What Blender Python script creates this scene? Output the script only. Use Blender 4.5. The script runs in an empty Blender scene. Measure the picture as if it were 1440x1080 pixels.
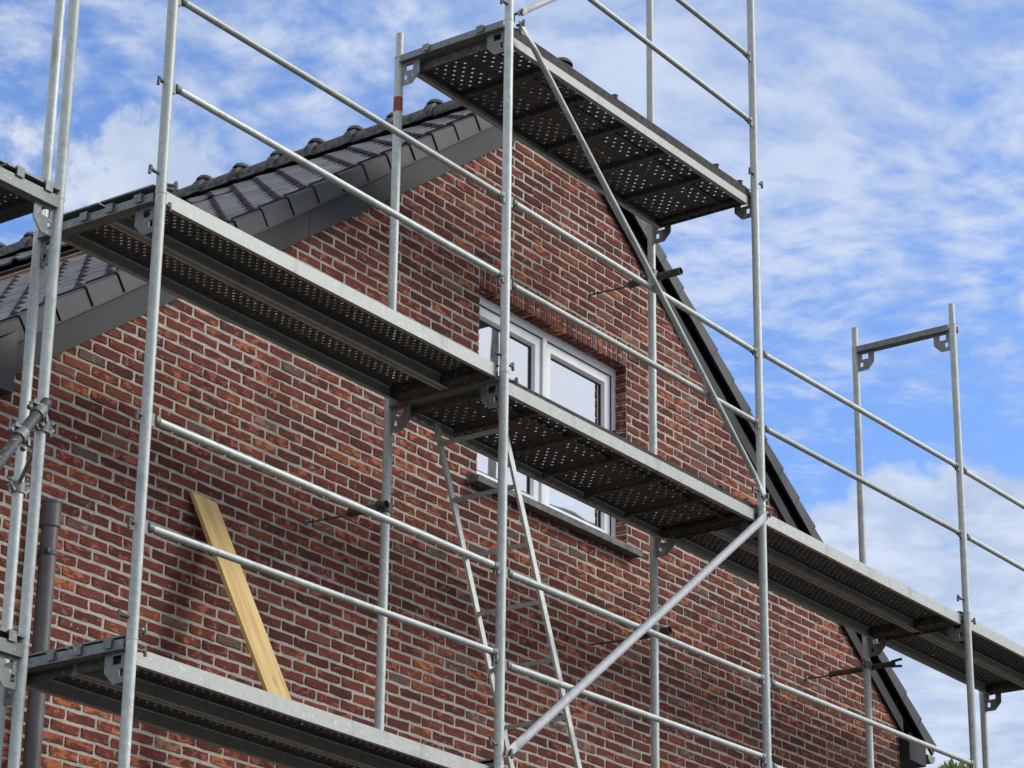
import bpy, math, random
from mathutils import Vector, Matrix
random.seed(7)
scene = bpy.context.scene
col = scene.collection

# ------------------------------------------------------------------ camera
R = Vector((0.58521, -0.81079, 0.01211)); U = Vector((-0.30298, -0.20478, 0.93073)); F = Vector((0.75215, 0.54834, 0.36549))
CAM = Vector((-7.8275, -7.6007, -5.1088))
cd = bpy.data.cameras.new("camera"); cam = bpy.data.objects.new("camera", cd); col.objects.link(cam)
m = Matrix((R, U, -F)).transposed().to_4x4(); m.translation = CAM; cam.matrix_world = m
cd.sensor_width = 36; cd.lens = 96.83; cd.clip_start = .1; cd.clip_end = 2000
scene.camera = cam
scene.render.resolution_x = 1024; scene.render.resolution_y = 768

# ------------------------------------------------------------------ light
SUN_AZ, SUN_EL = math.radians(140), math.radians(33)      # azimuth clockwise from +Y
world = bpy.data.worlds.new("World"); scene.world = world; world.use_nodes = True
wt = world.node_tree; wt.nodes.clear()
sd = bpy.data.lights.new("sun", 'SUN'); sd.energy = 1.1; sd.angle = math.radians(18); sd.color = (1.0, .95, .88)
sun = bpy.data.objects.new("sun", sd); col.objects.link(sun)
sdir = Vector((math.sin(SUN_AZ)*math.cos(SUN_EL), math.cos(SUN_AZ)*math.cos(SUN_EL), math.sin(SUN_EL)))
sun.rotation_euler = sdir.to_track_quat('Z', 'Y').to_euler(); sun.location = sdir*40
scene.view_settings.view_transform = 'Standard'; scene.view_settings.look = 'None'
scene.view_settings.exposure = 1.05; scene.view_settings.gamma = 1; scene.view_settings.use_curve_mapping = False

class NT:
    """small helper for writing node trees"""
    def __init__(s, t): s.t = t
    def n(s, typ, props=None, **inp):
        nd = s.t.nodes.new(typ)
        for k, v in (props or {}).items(): setattr(nd, k, v)
        for k, v in inp.items():
            key = int(k[1:]) if k[0] == 'i' and k[1:].isdigit() else k.replace('_', ' ')
            s.set(nd.inputs[key], v)
        return nd
    def set(s, sock, v):
        if isinstance(v, bpy.types.NodeSocket): s.t.links.new(v, sock)
        elif isinstance(v, bpy.types.Node): s.t.links.new(v.outputs[0], sock)
        else: sock.default_value = v
    def math(s, op, a, b=0.0, c=0.0, clamp=False):
        return s.n('ShaderNodeMath', dict(operation=op, use_clamp=clamp), i0=a, i1=b, i2=c).outputs[0]
    def vmath(s, op, a, b=(0, 0, 0)):
        nd = s.n('ShaderNodeVectorMath', dict(operation=op), i0=a, i1=b)
        return nd.outputs['Value'] if op in ('DOT_PRODUCT', 'LENGTH', 'DISTANCE') else nd.outputs[0]
    def noise(s, vec, scale, detail=4, rough=.55, dist=0.0):
        return s.n('ShaderNodeTexNoise', None, Vector=vec, Scale=scale, Detail=detail, Roughness=rough, Distortion=dist).outputs[0]
    def ramp(s, fac, stops, interp='LINEAR'):
        nd = s.n('ShaderNodeValToRGB', None, Fac=fac); cr = nd.color_ramp; cr.interpolation = interp
        while len(cr.elements) < len(stops): cr.elements.new(.5)
        for e, (p, c) in zip(cr.elements, stops): e.position = p; e.color = tuple(c)+(1,) if len(c) == 3 else c
        return nd.outputs[0]
    def mix(s, f, a, b, bt='MIX'):
        nd = s.n('ShaderNodeMix', dict(data_type='RGBA', blend_type=bt))
        s.set(nd.inputs[0], f); s.set(nd.inputs[6], a); s.set(nd.inputs[7], b); return nd.outputs[2]
    def smooth(s, v, a, b):
        nd = s.n('ShaderNodeMapRange', dict(interpolation_type='SMOOTHSTEP'), Value=v)
        nd.inputs[1].default_value = a; nd.inputs[2].default_value = b; return nd.outputs[0]

# ---- sky: Nishita with broken cloud laid on a flat ceiling
w = NT(wt)
dirn = w.n('ShaderNodeTexCoord').outputs['Generated']
sky = w.n('ShaderNodeTexSky', dict(sky_type='NISHITA', sun_disc=False, sun_elevation=SUN_EL, sun_rotation=SUN_AZ,
          altitude=60, air_density=1.0, dust_density=.6, ozone_density=2.2)).outputs[0]
sep = w.n('ShaderNodeSeparateXYZ', None, Vector=dirn)
zc = w.math('MAXIMUM', sep.outputs[2], .06)
ceil = w.n('ShaderNodeCombineXYZ', None, X=w.math('DIVIDE', sep.outputs[0], zc), Y=w.math('DIVIDE', sep.outputs[1], zc)).outputs[0]
wob = w.n('ShaderNodeTexNoise', None, Vector=ceil, Scale=1.5, Detail=3.0).outputs[1]
ceil2 = w.vmath('ADD', ceil, w.vmath('SCALE', w.vmath('SUBTRACT', wob, (.5, .5, .5)))); 
ceil2.node.inputs[1].links[0].from_node.inputs['Scale'].default_value = .25
mott = w.noise(ceil2, 15, 6, .55); mott2 = w.noise(ceil2, 34, 5, .6)
streak = w.noise(w.n('ShaderNodeMapping', None, Vector=ceil2, Rotation=(0, 0, .6), Scale=(1.2, 3.6, 1)).outputs[0], 1.6, 5, .6)
big = w.noise(ceil2, .75, 4, .5)
puff = w.noise(dirn, 22, 8, .62)
def lobe(d, deg, soft):
    dp = w.vmath('DOT_PRODUCT', dirn, Vector(d).normalized())
    return w.smooth(dp, math.cos(math.radians(deg+soft)), math.cos(math.radians(max(deg-soft, 0))))
def scaled(v, k): return w.math('MULTIPLY', v, k)
veil = None
for d, deg, soft, k in [((.785, .425, .455), 5.0, 3.4, .50), ((.772, .478, .430), 2.2, 2.0, .26), ((.80, .40, .47), 2.6, 2.2, .20),
                        ((.672, .568, .476), 3.2, 2.8, .52), ((.72, .50, .47), 2.0, 2.0, .36)]:
    s_ = scaled(lobe(d, deg, soft), k); veil = s_ if veil is None else w.math('ADD', veil, s_)
puffs = None
for d, deg, soft, k in [((.850, .430, .296), 2.3, .9, 1.0), ((.868, .415, .268), 2.8, .9, 1.0), ((.834, .462, .302), 1.3, .6, .9), ((.8386, .3887, .3817), .75, .6, .62),
                        ((.646, .626, .432), 1.3, .9, .78), ((.603, .670, .430), 1.2, .9, .66), ((.632, .645, .415), 1.4, .9, .66)]:
    s_ = scaled(lobe(d, deg, soft), k); puffs = s_ if puffs is None else w.math('MAXIMUM', puffs, s_)
base_cov = w.math('ADD', w.smooth(big, .42, .75), .02)
# outside this clear pocket broken cloud is thickened to neutralise the ambient light
pocket = lobe((.805, .445, .385), 17, 6)
cov = w.math('ADD', w.math('MULTIPLY', w.math('SUBTRACT', 1.0, pocket), w.math('ADD', base_cov, .62)), w.math('ADD', veil, scaled(base_cov, .10)))
nn_ = w.math('ADD', w.math('ADD', scaled(mott, .95), scaled(mott2, .65)), scaled(streak, .38))      # mean about 1.12
dens = w.smooth(w.math('ADD', scaled(w.math('SUBTRACT', nn_, .985), 1.7), cov), .0, 1.08)
pd = w.smooth(w.math('ADD', puffs, scaled(w.math('SUBTRACT', puff, .5), 2.2)), .36, .72)
pd = w.math('MULTIPLY', pd, .95)
alpha = w.math('MAXIMUM', scaled(dens, .82), pd, clamp=True)
shade = w.noise(dirn, 9, 5, .6)
ccol0 = w.mix(w.smooth(w.math('MULTIPLY_ADD', mott, -.6, w.math('ADD', shade, .3)), .36, .66), (2.25, 2.50, 2.98, 1), (1.55, 1.90, 2.58, 1))
ccol = w.mix(pocket, (2.95, 2.95, 2.85, 1), ccol0)      # unseen cloud outside the pocket is whitened to neutralise the ambient light
clear = w.mix(1.0, sky, (.49, .58, .755, 1), 'MULTIPLY')
final = w.mix(alpha, clear, ccol)
bg = w.n('ShaderNodeBackground', None, Color=final, Strength=.15)
w.n('ShaderNodeOutputWorld', None, Surface=bg)

# ------------------------------------------------------------------ materials
def mat(name):
    mm = bpy.data.materials.new(name); mm.use_nodes = True; t = mm.node_tree; t.nodes.clear()
    a = NT(t); b = a.n('ShaderNodeBsdfPrincipled'); a.n('ShaderNodeOutputMaterial', None, Surface=b)
    return mm, a, b
def bump(a, b, h, strength, dist):
    nd = a.n('ShaderNodeBump', None, Height=h, Strength=strength, Distance=dist); a.set(b.inputs['Normal'], nd)
def pos(a): return a.n('ShaderNodeNewGeometry').outputs['Position']
def rnd(a): return a.n('ShaderNodeObjectInfo').outputs['Random']

def galv(name, c1, c2, metal=.22, rough=.50, stain=.35):
    mm, a, b = mat(name); p = pos(a)
    st = a.n('ShaderNodeMapping', None, Vector=p, Scale=(1, 1, .35)).outputs[0]
    n1 = a.noise(p, 30, 5, .7); n2 = a.noise(st, 9, 5, .7); n3 = a.noise(p, 60, 4, .6)
    c = a.mix(a.smooth(n1, .3, .7), c1+(1,), c2+(1,))
    c = a.mix(a.math('MULTIPLY', a.smooth(n2, .52, .72), stain), c, (.13, .125, .11, 1))
    c = a.mix(a.math('MULTIPLY', a.smooth(n3, .62, .68), .6), c, (.72, .72, .69, 1))   # lime and mortar splashes
    v = a.math('MULTIPLY_ADD', rnd(a), .30, .84)
    c = a.mix(1.0, c, a.n('ShaderNodeCombineXYZ', None, X=v, Y=v, Z=v).outputs[0], 'MULTIPLY')
    a.set(b.inputs['Base Color'], c); b.inputs['Metallic'].default_value = metal
    a.set(b.inputs['Roughness'], a.math('MULTIPLY_ADD', n1, .3, rough-.12))
    bump(a, b, n1, .25, .002); return mm
M = {}
M['galv'] = galv('galvanised_tube', (.42, .455, .425), (.57, .60, .565))
M['galv_dull'] = galv('galvanised_dull', (.17, .185, .18), (.26, .28, .27), .2, .55, .5)
M['galv_deck'] = galv('deck_rail_metal', (.38, .40, .375), (.47, .49, .455), .22, .55, .4)
M['alu'] = galv('pale_tube', (.44, .46, .475), (.56, .58, .59), .05, .6, .25)
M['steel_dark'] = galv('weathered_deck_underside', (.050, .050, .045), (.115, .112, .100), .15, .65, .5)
M['iron'] = galv('dark_forged_iron', (.06, .057, .058), (.12, .112, .115), .3, .6, .5)

def flat(name, c, rough=.6, metal=0.0, var=.12, sc=14, bmp=.15, spec=.5):
    mm, a, b = mat(name); p = pos(a); n = a.noise(p, sc, 5, .6)
    lo = tuple(x*(1-var*1.6) for x in c)+(1,); hi = tuple(min(x*(1+var*1.6), 1) for x in c)+(1,)
    cc = a.mix(a.smooth(n, .3, .7), lo, hi)
    a.set(b.inputs['Base Color'], cc); b.inputs['Roughness'].default_value = rough; b.inputs['Metallic'].default_value = metal
    b.inputs['Specular IOR Level'].default_value = spec
    if bmp: bump(a, b, n, bmp, .004)
    return mm
M['board'] = flat('grey_barge_board', (.030, .032, .034), .6, 0, .07, 5, .05, .25)
M['board_dark'] = flat('dark_eaves_box', (.022, .024, .028), .5, 0, .1, 5, .05)
M['felt'] = flat('black_roof_membrane', (.006, .006, .007), .8, 0, .2, 10, .2, .1)
M['batten'] = flat('pine_batten', (.50, .26, .12), .7, 0, .15, 12, .2)
M['pvc'] = flat('white_window_pvc', (.84, .85, .85), .3, 0, .02, 6, 0)
M['gasket'] = flat('black_gasket', (.02, .02, .024), .5, 0, .1, 6, 0)
M['sill'] = flat('grey_stone_sill', (.135, .135, .125), .75, 0, .3, 26, .4)
M['pipe'] = flat('brown_grey_downpipe', (.115, .10, .10), .45, 0, .12, 9, .05)
M['edge'] = flat('dark_plywood_edge', (.045, .040, .040), .7, 0, .3, 30, .2, .2)
M['red'] = flat('red_paint_band', (.30, .07, .045), .7, 0, .2, 40, .1)
M['inside'] = flat('room_dark', (.05, .05, .055), .9, 0, .1, 3, 0)
M['ground'] = flat('bare_ground', (.055, .05, .042), .95, 0, .35, 3, .5)
M['leaf'] = flat('pale_green_leaf', (.30, .34, .09), .5, 0, .3, 3, 0)
M['bark'] = flat('tree_bark', (.09, .07, .05), .9, 0, .3, 20, .5)

# roof tile: engobed anthracite
mm, a, b = mat('anthracite_roof_tile'); p = pos(a)
n = a.noise(p, 9, 5, .6); n2 = a.noise(p, 90, 3, .6)
v = a.math('ADD', a.math('MULTIPLY_ADD', rnd(a), .35, .72), a.n('ShaderNodeAttribute', dict(attribute_name='seed')).outputs['Fac'])
c = a.mix(a.smooth(n, .3, .7), (.115, .112, .120, 1), (.165, .160, .172, 1))
c = a.mix(1.0, c, a.n('ShaderNodeCombineXYZ', None, X=v, Y=v, Z=v).outputs[0], 'MULTIPLY')
a.set(b.inputs['Base Color'], c); b.inputs['Roughness'].default_value = .6
bump(a, b, n2, .15, .002); M['tile'] = mm
M['verge'] = flat('anthracite_verge_tile', (.048, .050, .054), .55, 0, .10, 8, .08, .3)
M['ridge'] = flat('weathered_ridge_tile', (.075, .078, .072), .7, 0, .45, 24, .4)

# brick: dark red with torn orange patches
mm, a, b = mat('rough_red_brick'); p = pos(a)
g = a.n('ShaderNodeNewGeometry')
sd_ = a.math('ADD', rnd(a), a.n('ShaderNodeAttribute', dict(attribute_name='seed')).outputs['Fac'])
sd_ = a.math('FRACT', sd_)
wn = a.n('ShaderNodeTexWhiteNoise', dict(noise_dimensions='1D'), W=a.math('MULTIPLY', sd_, 97.0))
s1 = wn.outputs['Value']; sc3 = a.n('ShaderNodeSeparateColor', None, Color=wn.outputs['Color'])
s2, s3 = sc3.outputs[0], sc3.outputs[1]
pj = a.vmath('ADD', p, a.n('ShaderNodeCombineXYZ', None, X=a.math('MULTIPLY', s1, 31.0), Y=a.math('MULTIPLY', s2, 17.0), Z=s3).outputs[0])
tear = a.noise(a.n('ShaderNodeMapping', None, Vector=pj, Rotation=(0, .5, 0), Scale=(1, 1, 1.7)).outputs[0], 16, 5, .62, .5)
fine = a.noise(p, 120, 4, .6); mid = a.noise(p, 1.1, 3, .5)
basec = a.ramp(s1, [(0, (.095, .034, .029)), (.2, (.125, .039, .030)), (.5, (.165, .047, .033)), (.80, (.200, .058, .038)), (.93, (.25, .078, .045)), (.97, (.17, .105, .088)), (1, (.15, .09, .075))])
patch = a.ramp(s2, [(0, (.36, .105, .062)), (.55, (.48, .150, .082)), (.82, (.52, .180, .075)), (.92, (.46, .20, .07)), (1, (.36, .21, .17))])
thr = a.math('MULTIPLY_ADD', s3, -.17, .665)
thr = a.math('SUBTRACT', thr, a.math('MULTIPLY', a.math('SUBTRACT', mid, .5), .22))
pm = a.smooth(a.math('SUBTRACT', tear, thr), -.01, .055)
c = a.mix(a.math('MULTIPLY', pm, .80), basec, patch)
c = a.mix(a.math('MULTIPLY', a.smooth(tear, .46, .34), .45), c, (.055, .024, .022, 1))
c = a.mix(a.math('MULTIPLY', a.smooth(fine, .35, .7), .32), c, (.30, .13, .10, 1), 'OVERLAY')
lime = a.math('MULTIPLY', a.smooth(a.noise(p, 23, 6, .72), .60, .69), .6)
zz = a.n('ShaderNodeSeparateXYZ', None, Vector=p).outputs[2]
ed = a.math('MULTIPLY', a.math('ABSOLUTE', a.math('SUBTRACT', a.math('FRACT', a.math('DIVIDE', a.math('ADD', zz, .9677+60.2), .0602)), .5)), 2.0)
smear = a.smooth(a.math('MULTIPLY_ADD', a.math('SUBTRACT', a.noise(p, 15, 5, .65), .5), 1.5, ed), .86, .94)      # pointing mortar dragged over the arrises
lime = a.math('MAXIMUM', lime, a.math('MULTIPLY', smear, .85))
c = a.mix(lime, c, (.46, .39, .32, 1))
bright = a.math('MULTIPLY_ADD', mid, .5, .78)
c = a.mix(1.0, c, a.n('ShaderNodeCombineXYZ', None, X=bright, Y=bright, Z=bright).outputs[0], 'MULTIPLY')
a.set(b.inputs['Base Color'], c); b.inputs['Roughness'].default_value = .9; b.inputs['Specular IOR Level'].default_value = .2
bump(a, b, a.math('ADD', a.math('MULTIPLY', tear, 1.0), a.math('MULTIPLY', fine, .3)), .8, .012); M['brick'] = mm
# mortar
mm, a, b = mat('pale_lime_mortar'); p = pos(a)
n = a.noise(p, 30, 5, .65); n2 = a.noise(p, 2.2, 4, .6); n3 = a.noise(p, 150, 2, .5)
c = a.mix(a.smooth(n, .3, .72), (.39, .355, .30, 1), (.56, .515, .44, 1))
c = a.mix(a.math('MULTIPLY', a.smooth(n2, .42, .68), .45), c, (.31, .285, .245, 1))
a.set(b.inputs['Base Color'], c); b.inputs['Roughness'].default_value = .95; b.inputs['Specular IOR Level'].default_value = .1
bump(a, b, a.math('ADD', n, a.math('MULTIPLY', n3, .4)), .6, .006); M['mortar'] = mm
# plank
mm, a, b = mat('fresh_pine_plank')
tc = a.n('ShaderNodeTexCoord').outputs['Object']
gr = a.noise(a.n('ShaderNodeMapping', None, Vector=tc, Scale=(16, 16, .9)).outputs[0], 1.6, 5, .55, .9)
kn = a.n('ShaderNodeTexVoronoi', None, Vector=a.n('ShaderNodeMapping', None, Vector=tc, Scale=(7, 7, 2.3)).outputs[0], Scale=1.0).outputs['Distance']
c = a.ramp(gr, [(.25, (.46, .27, .08)), (.5, (.70, .48, .18)), (.75, (.78, .58, .25))])
c = a.mix(a.smooth(kn, .15, .05), c, (.22, .11, .04, 1))
a.set(b.inputs['Base Color'], c); b.inputs['Roughness'].default_value = .65; bump(a, b, gr, .2, .002); M['plank'] = mm
# glass: coated double glazing that mirrors the sky
mm, a, b = mat('reflective_window_glass')
b.inputs['Base Color'].default_value = (.03, .035, .04, 1); b.inputs['Roughness'].default_value = .02
gl = a.n('ShaderNodeBsdfGlossy', None, Color=(1, 1, 1, 1), Roughness=.02)
bn = a.n('ShaderNodeBump', None, Height=a.noise(pos(a), 1.8, 2, .5), Strength=.12, Distance=.02)
a.set(gl.inputs['Normal'], bn)
mx = a.n('ShaderNodeMixShader', None, Fac=.66); a.set(mx.inputs[1], b.outputs[0]); a.set(mx.inputs[2], gl.outputs[0])
out = [q for q in a.t.nodes if q.type == 'OUTPUT_MATERIAL'][0]; a.set(out.inputs[0], mx.outputs[0]); M['glass'] = mm

# ------------------------------------------------------------------ mesh helpers
class MB:
    def __init__(s): s.v = []; s.f = []; s.s = []; s.m = []; s.mi = 0
    def add(s, vs, fs, smooth=False):
        o = len(s.v); s.v += [tuple(x) for x in vs]
        for f in fs: s.f.append(tuple(i+o for i in f)); s.s.append(smooth); s.m.append(s.mi)
        return s
    def box(s, a, b):
        x0, y0, z0 = a; x1, y1, z1 = b
        return s.add([(x0,y0,z0),(x1,y0,z0),(x1,y1,z0),(x0,y1,z0),(x0,y0,z1),(x1,y0,z1),(x1,y1,z1),(x0,y1,z1)],
                     [(0,3,2,1),(4,5,6,7),(0,1,5,4),(1,2,6,5),(2,3,7,6),(3,0,4,7)])
    def bar(s, p0, p1, wid, thk, side=(0, 1, 0)):
        """rectangular bar from p0 to p1; wid along 'side'"""
        p0 = Vector(p0); p1 = Vector(p1); d = (p1-p0).normalized(); sd = Vector(side); sd = (sd-d*sd.dot(d)).normalized(); n = d.cross(sd)
        vs = [p+sd*(wid/2*i)+n*(thk/2*j) for p in (p0, p1) for i, j in ((-1,-1),(1,-1),(1,1),(-1,1))]
        return s.add(vs, [(0,3,2,1),(4,5,6,7),(0,1,5,4),(1,2,6,5),(2,3,7,6),(3,0,4,7)])
    def tube(s, p0, p1, r, n=14, cap=True, r1=None, hollow=False):
        p0 = Vector(p0); p1 = Vector(p1); d = (p1-p0).normalized(); t = Vector((0,0,1)) if abs(d.z) < .9 else Vector((1,0,0))
        a_ = d.cross(t).normalized(); b_ = d.cross(a_); r1 = r if r1 is None else r1
        rings = [(p0, r), (p1, r1)]
        if hollow: rings = [(p0+d*.08, r*.86), (p0, r*.86), (p0, r), (p1, r1)]
        vs = [p+(a_*math.cos(2*math.pi*i/n)+b_*math.sin(2*math.pi*i/n))*rr for p, rr in rings for i in range(n)]
        o = 0
        for k in range(len(rings)-1):
            s.add(vs[k*n:(k+2)*n], [(i, (i+1) % n, n+(i+1) % n, n+i) for i in range(n)], not (hollow and k == 1))
        if cap:
            if not hollow: s.add(vs[:n], [tuple(reversed(range(n)))])
            else: s.add(vs[:n], [tuple(reversed(range(n)))])
            s.add(vs[-n:], [tuple(range(n))])
        return s
    def path(s, pts, r, n=10):
        for p, q in zip(pts, pts[1:]): s.tube(p, q, r, n)
        return s
    def prism(s, poly, depth, axis='x', at=0.0):
        """polygon in the two other axes, extruded along axis by depth"""
        def P(u, v, w):
            return {'x': (w, u, v), 'y': (u, w, v), 'z': (u, v, w)}[axis]
        n = len(poly); vs = [P(u, v, at) for u, v in poly]+[P(u, v, at+depth) for u, v in poly]
        return s.add(vs, [tuple(reversed(range(n))), tuple(range(n, 2*n))]+[(i, (i+1) % n, n+(i+1) % n, n+i) for i in range(n)])
    def mesh(s, name, mats):
        me = bpy.data.meshes.new(name); me.from_pydata(s.v, [], s.f)
        for q in (mats if isinstance(mats, (list, tuple)) else [mats]): me.materials.append(q)
        me.polygons.foreach_set('use_smooth', s.s); me.polygons.foreach_set('material_index', s.m)
        me.update(); return me
    def build(s, name, mats, parent=None, loc=(0, 0, 0)):
        return link(name, s.mesh(name, mats), parent, loc)
def link(name, me, parent=None, loc=(0, 0, 0)):
    o = bpy.data.objects.new(name, me); col.objects.link(o); o.location = loc
    if parent: o.parent = parent
    return o
def thing(name, label, cat, loc=(0, 0, 0), group=None):
    o = bpy.data.objects.new(name, None); col.objects.link(o); o.location = loc; o.empty_display_size = .1
    o['label'] = label; o['category'] = cat
    if group: o['group'] = group
    return o
def tag(o, label, cat, group=None):
    o['label'] = label; o['category'] = cat
    if group: o['group'] = group
    return o
def dup(root, loc, label):
    r = root.copy(); col.objects.link(r); r.location = loc; r['label'] = label
    for ch in list(root.children):
        c_ = ch.copy(); col.objects.link(c_); c_.parent = r
        for g_ in list(ch.children):
            d_ = g_.copy(); col.objects.link(d_); d_.parent = c_
    return r

# ------------------------------------------------------------------ key dimensions
GZ = -6.75
WY = 1.206                      # brick face
APX, APZ, SL = 4.705, 2.672, .7205     # gable apex of the wall edge, slope
CO, SI = math.cos(math.atan(SL)), math.sin(math.atan(SL))
def gz(x, apex=APZ): return apex-SL*abs(x-APX)
SX = [0.0, 2.53, 5.03, 7.567, 9.237]
IY = .735
WL, WR = -.12, 8.87             # wall corners
OX0, OX1, OZ0, OZ1 = 3.922, 5.466, .072, 1.273

# ------------------------------------------------------------------ ground
g_ = MB(); g_.add([(-300,-300,GZ),(300,-300,GZ),(300,300,GZ),(-300,300,GZ)], [(0,1,2,3)])
o = g_.build('ground', M['ground']); o['kind'] = 'structure'

# ------------------------------------------------------------------ house
house = thing('brick_house', 'red brick gable house with anthracite tiled roof behind the scaffold', 'house', (APX, WY, GZ))
HP = Vector((APX, WY, GZ))
def hp(mb, name, mats, parent=None):
    """link a part built in world coordinates under the house"""
    par = parent or house
    o = mb.build(name, mats, par)
    o.matrix_parent_inverse = Matrix.Translation(-HP) if par is house else Matrix.Identity(4)
    return o

# mortar-covered wall with the window opening and a lower hidden side/back
mw = MB(); MY = WY+.0035; AP = .13
def wallx(z):   # left/right limit of masonry at height z
    h = (APZ+AP-z)/SL
    return max(WL, APX-h), min(WR, APX+h)
zl = [GZ]+[z for z in (-.9, OZ0, OZ1)]
def strip(z0, z1, x0f, x1f):
    a0, b0 = x0f(z0), x1f(z0); a1, b1 = x0f(z1), x1f(z1)
    mw.add([(a0, MY, z0), (b0, MY, z0), (b1, MY, z1), (a1, MY, z1)], [(0,1,2,3)])
L_ = lambda z: wallx(z)[0]; R_ = lambda z: wallx(z)[1]
zb = sorted([APZ+AP-SL*(APX-WL), APZ+AP-SL*(WR-APX)])
lv = [GZ]+zb+[OZ0]; lv = sorted(set(lv))
for z0, z1 in zip(lv, lv[1:]): strip(z0, z1-1e-5, L_, R_)
strip(OZ0, OZ1, L_, lambda z: OX0); strip(OZ0, OZ1, lambda z: OX1, R_)
strip(OZ1, APZ+AP, L_, R_)
# reveals
mw.add([(OX0,MY,OZ0),(OX0,WY+.30,OZ0),(OX0,WY+.30,OZ1),(OX0,MY,OZ1)], [(0,1,2,3)])
mw.add([(OX1,MY,OZ0),(OX1,WY+.30,OZ0),(OX1,WY+.30,OZ1),(OX1,MY,OZ1)], [(0,3,2,1)])
mw.add([(OX0,MY,OZ1),(OX1,MY,OZ1),(OX1,WY+.30,OZ1),(OX0,WY+.30,OZ1)], [(0,3,2,1)])
mw.add([(OX0,MY,OZ0),(OX1,MY,OZ0),(OX1,WY+.30,OZ0),(OX0,WY+.30,OZ0)], [(0,1,2,3)])
# side and rear walls
ev = lambda x: gz(x)+AP
mw.add([(WL,MY,GZ),(WL,9.2,GZ),(WL,9.2,ev(WL)),(WL,MY,ev(WL))], [(0,3,2,1)])
mw.add([(WR,MY,GZ),(WR,9.2,GZ),(WR,9.2,ev(WR)),(WR,MY,ev(WR))], [(0,1,2,3)])
mw.add([(WL,9.2,GZ),(WR,9.2,GZ),(WR,9.2,ev(WR)),(APX,9.2,APZ+AP),(WL,9.2,ev(WL))], [(4,3,2,1,0)])
wall = hp(mw, 'wall', M['mortar'])
rm = MB(); rm.box((OX0-.4, WY+.9, OZ0-.3), (OX1+.4, WY+.95, OZ1+.3)); hp(rm, 'room_wall', M['inside'])

# ---- bricks: outline polygons with torn edges
def brick_poly(w_, h_, rng, rough=.0034):
    pts = []
    nx = max(2, int(w_/.045))
    for i in range(nx): pts.append((-w_/2+w_*i/nx, -h_/2))
    pts.append((w_/2, -h_/2)); pts.append((w_/2, 0))
    for i in range(nx): pts.append((w_/2-w_*i/nx, h_/2))
    pts.append((-w_/2, h_/2)); pts.append((-w_/2, 0))
    return [(x+rng.uniform(-rough, rough), z+rng.uniform(-rough, rough)*1.0) for x, z in pts]
def brick_mesh(mb, cx_, cz_, w_, h_, rng, proud, y=WY, tilt=0.0):
    P_ = brick_poly(w_, h_, rng); n = len(P_)
    ins = .0022
    vs = [(cx_+x, y+.012, cz_+z) for x, z in P_]
    vs += [(cx_+x*(1-ins*2/w_)+0, y-proud+rng.uniform(-.0008, .0008)+tilt*z, cz_+z*(1-ins*2/h_)) for x, z in P_]
    mb.add(vs, [tuple(n+i for i in range(n))]+[(i, (i+1) % n, n+(i+1) % n, n+i) for i in range(n)])
BX, BZ, JT = .1944, .0602, .0138
variants = []
for k in range(14):
    rb = random.Random(k+50); vb = MB(); brick_mesh(vb, 0, 0, BX-JT-rb.uniform(0, .004), BZ-JT-rb.uniform(-.001, .003), rb, rb.uniform(-.001, .003), 0, rb.uniform(-.03, .03))
    variants.append(vb.mesh('brick', M['brick']))
full, cut = [], []
ZREF = -.9677; rngb = random.Random(3)
r0 = int((GZ-ZREF)/BZ)-1
for r_ in range(r0, 80):
    zt = ZREF+r_*BZ; z0 = zt-BZ; zc_ = zt-BZ/2
    if z0 < GZ: continue
    xl, xr = wallx(zt); xl += .003; xr -= .003
    if xr-xl < .05: continue
    off = 2.600 if r_ % 2 == 0 else 2.600+BX/2
    k0 = int((xl-off)/BX)-2
    for k in range(k0, k0+60):
        a0 = off+k*BX+JT/2; a1 = a0+BX-JT
        if a1 < xl or a0 > xr: continue
        segs = [(max(a0, xl), min(a1, xr))]
        if zt > OZ0 and z0 < OZ1+.150:                     # window and its rowlock arch
            out_ = []
            for s0, s1 in segs:
                e0, e1 = OX0, OX1
                if s1 <= e0 or s0 >= e1: out_.append((s0, s1)); continue
                if s0 < e0-.02: out_.append((s0, e0-(.004 if z0 < OZ1 else .010)))
                if s1 > e1+.02: out_.append((e1+(.004 if z0 < OZ1 else .010), s1))
            segs = out_
        for s0, s1 in segs:
            if s1-s0 < .022: continue
            jz = rngb.uniform(-.0015, .0015)
            if s1-s0 > BX-JT-.004: full.append(((s0+s1)/2+rngb.uniform(-.002, .002), zc_+jz))
            else: cut.append(((s0+s1)/2, zc_+jz, s1-s0))
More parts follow.
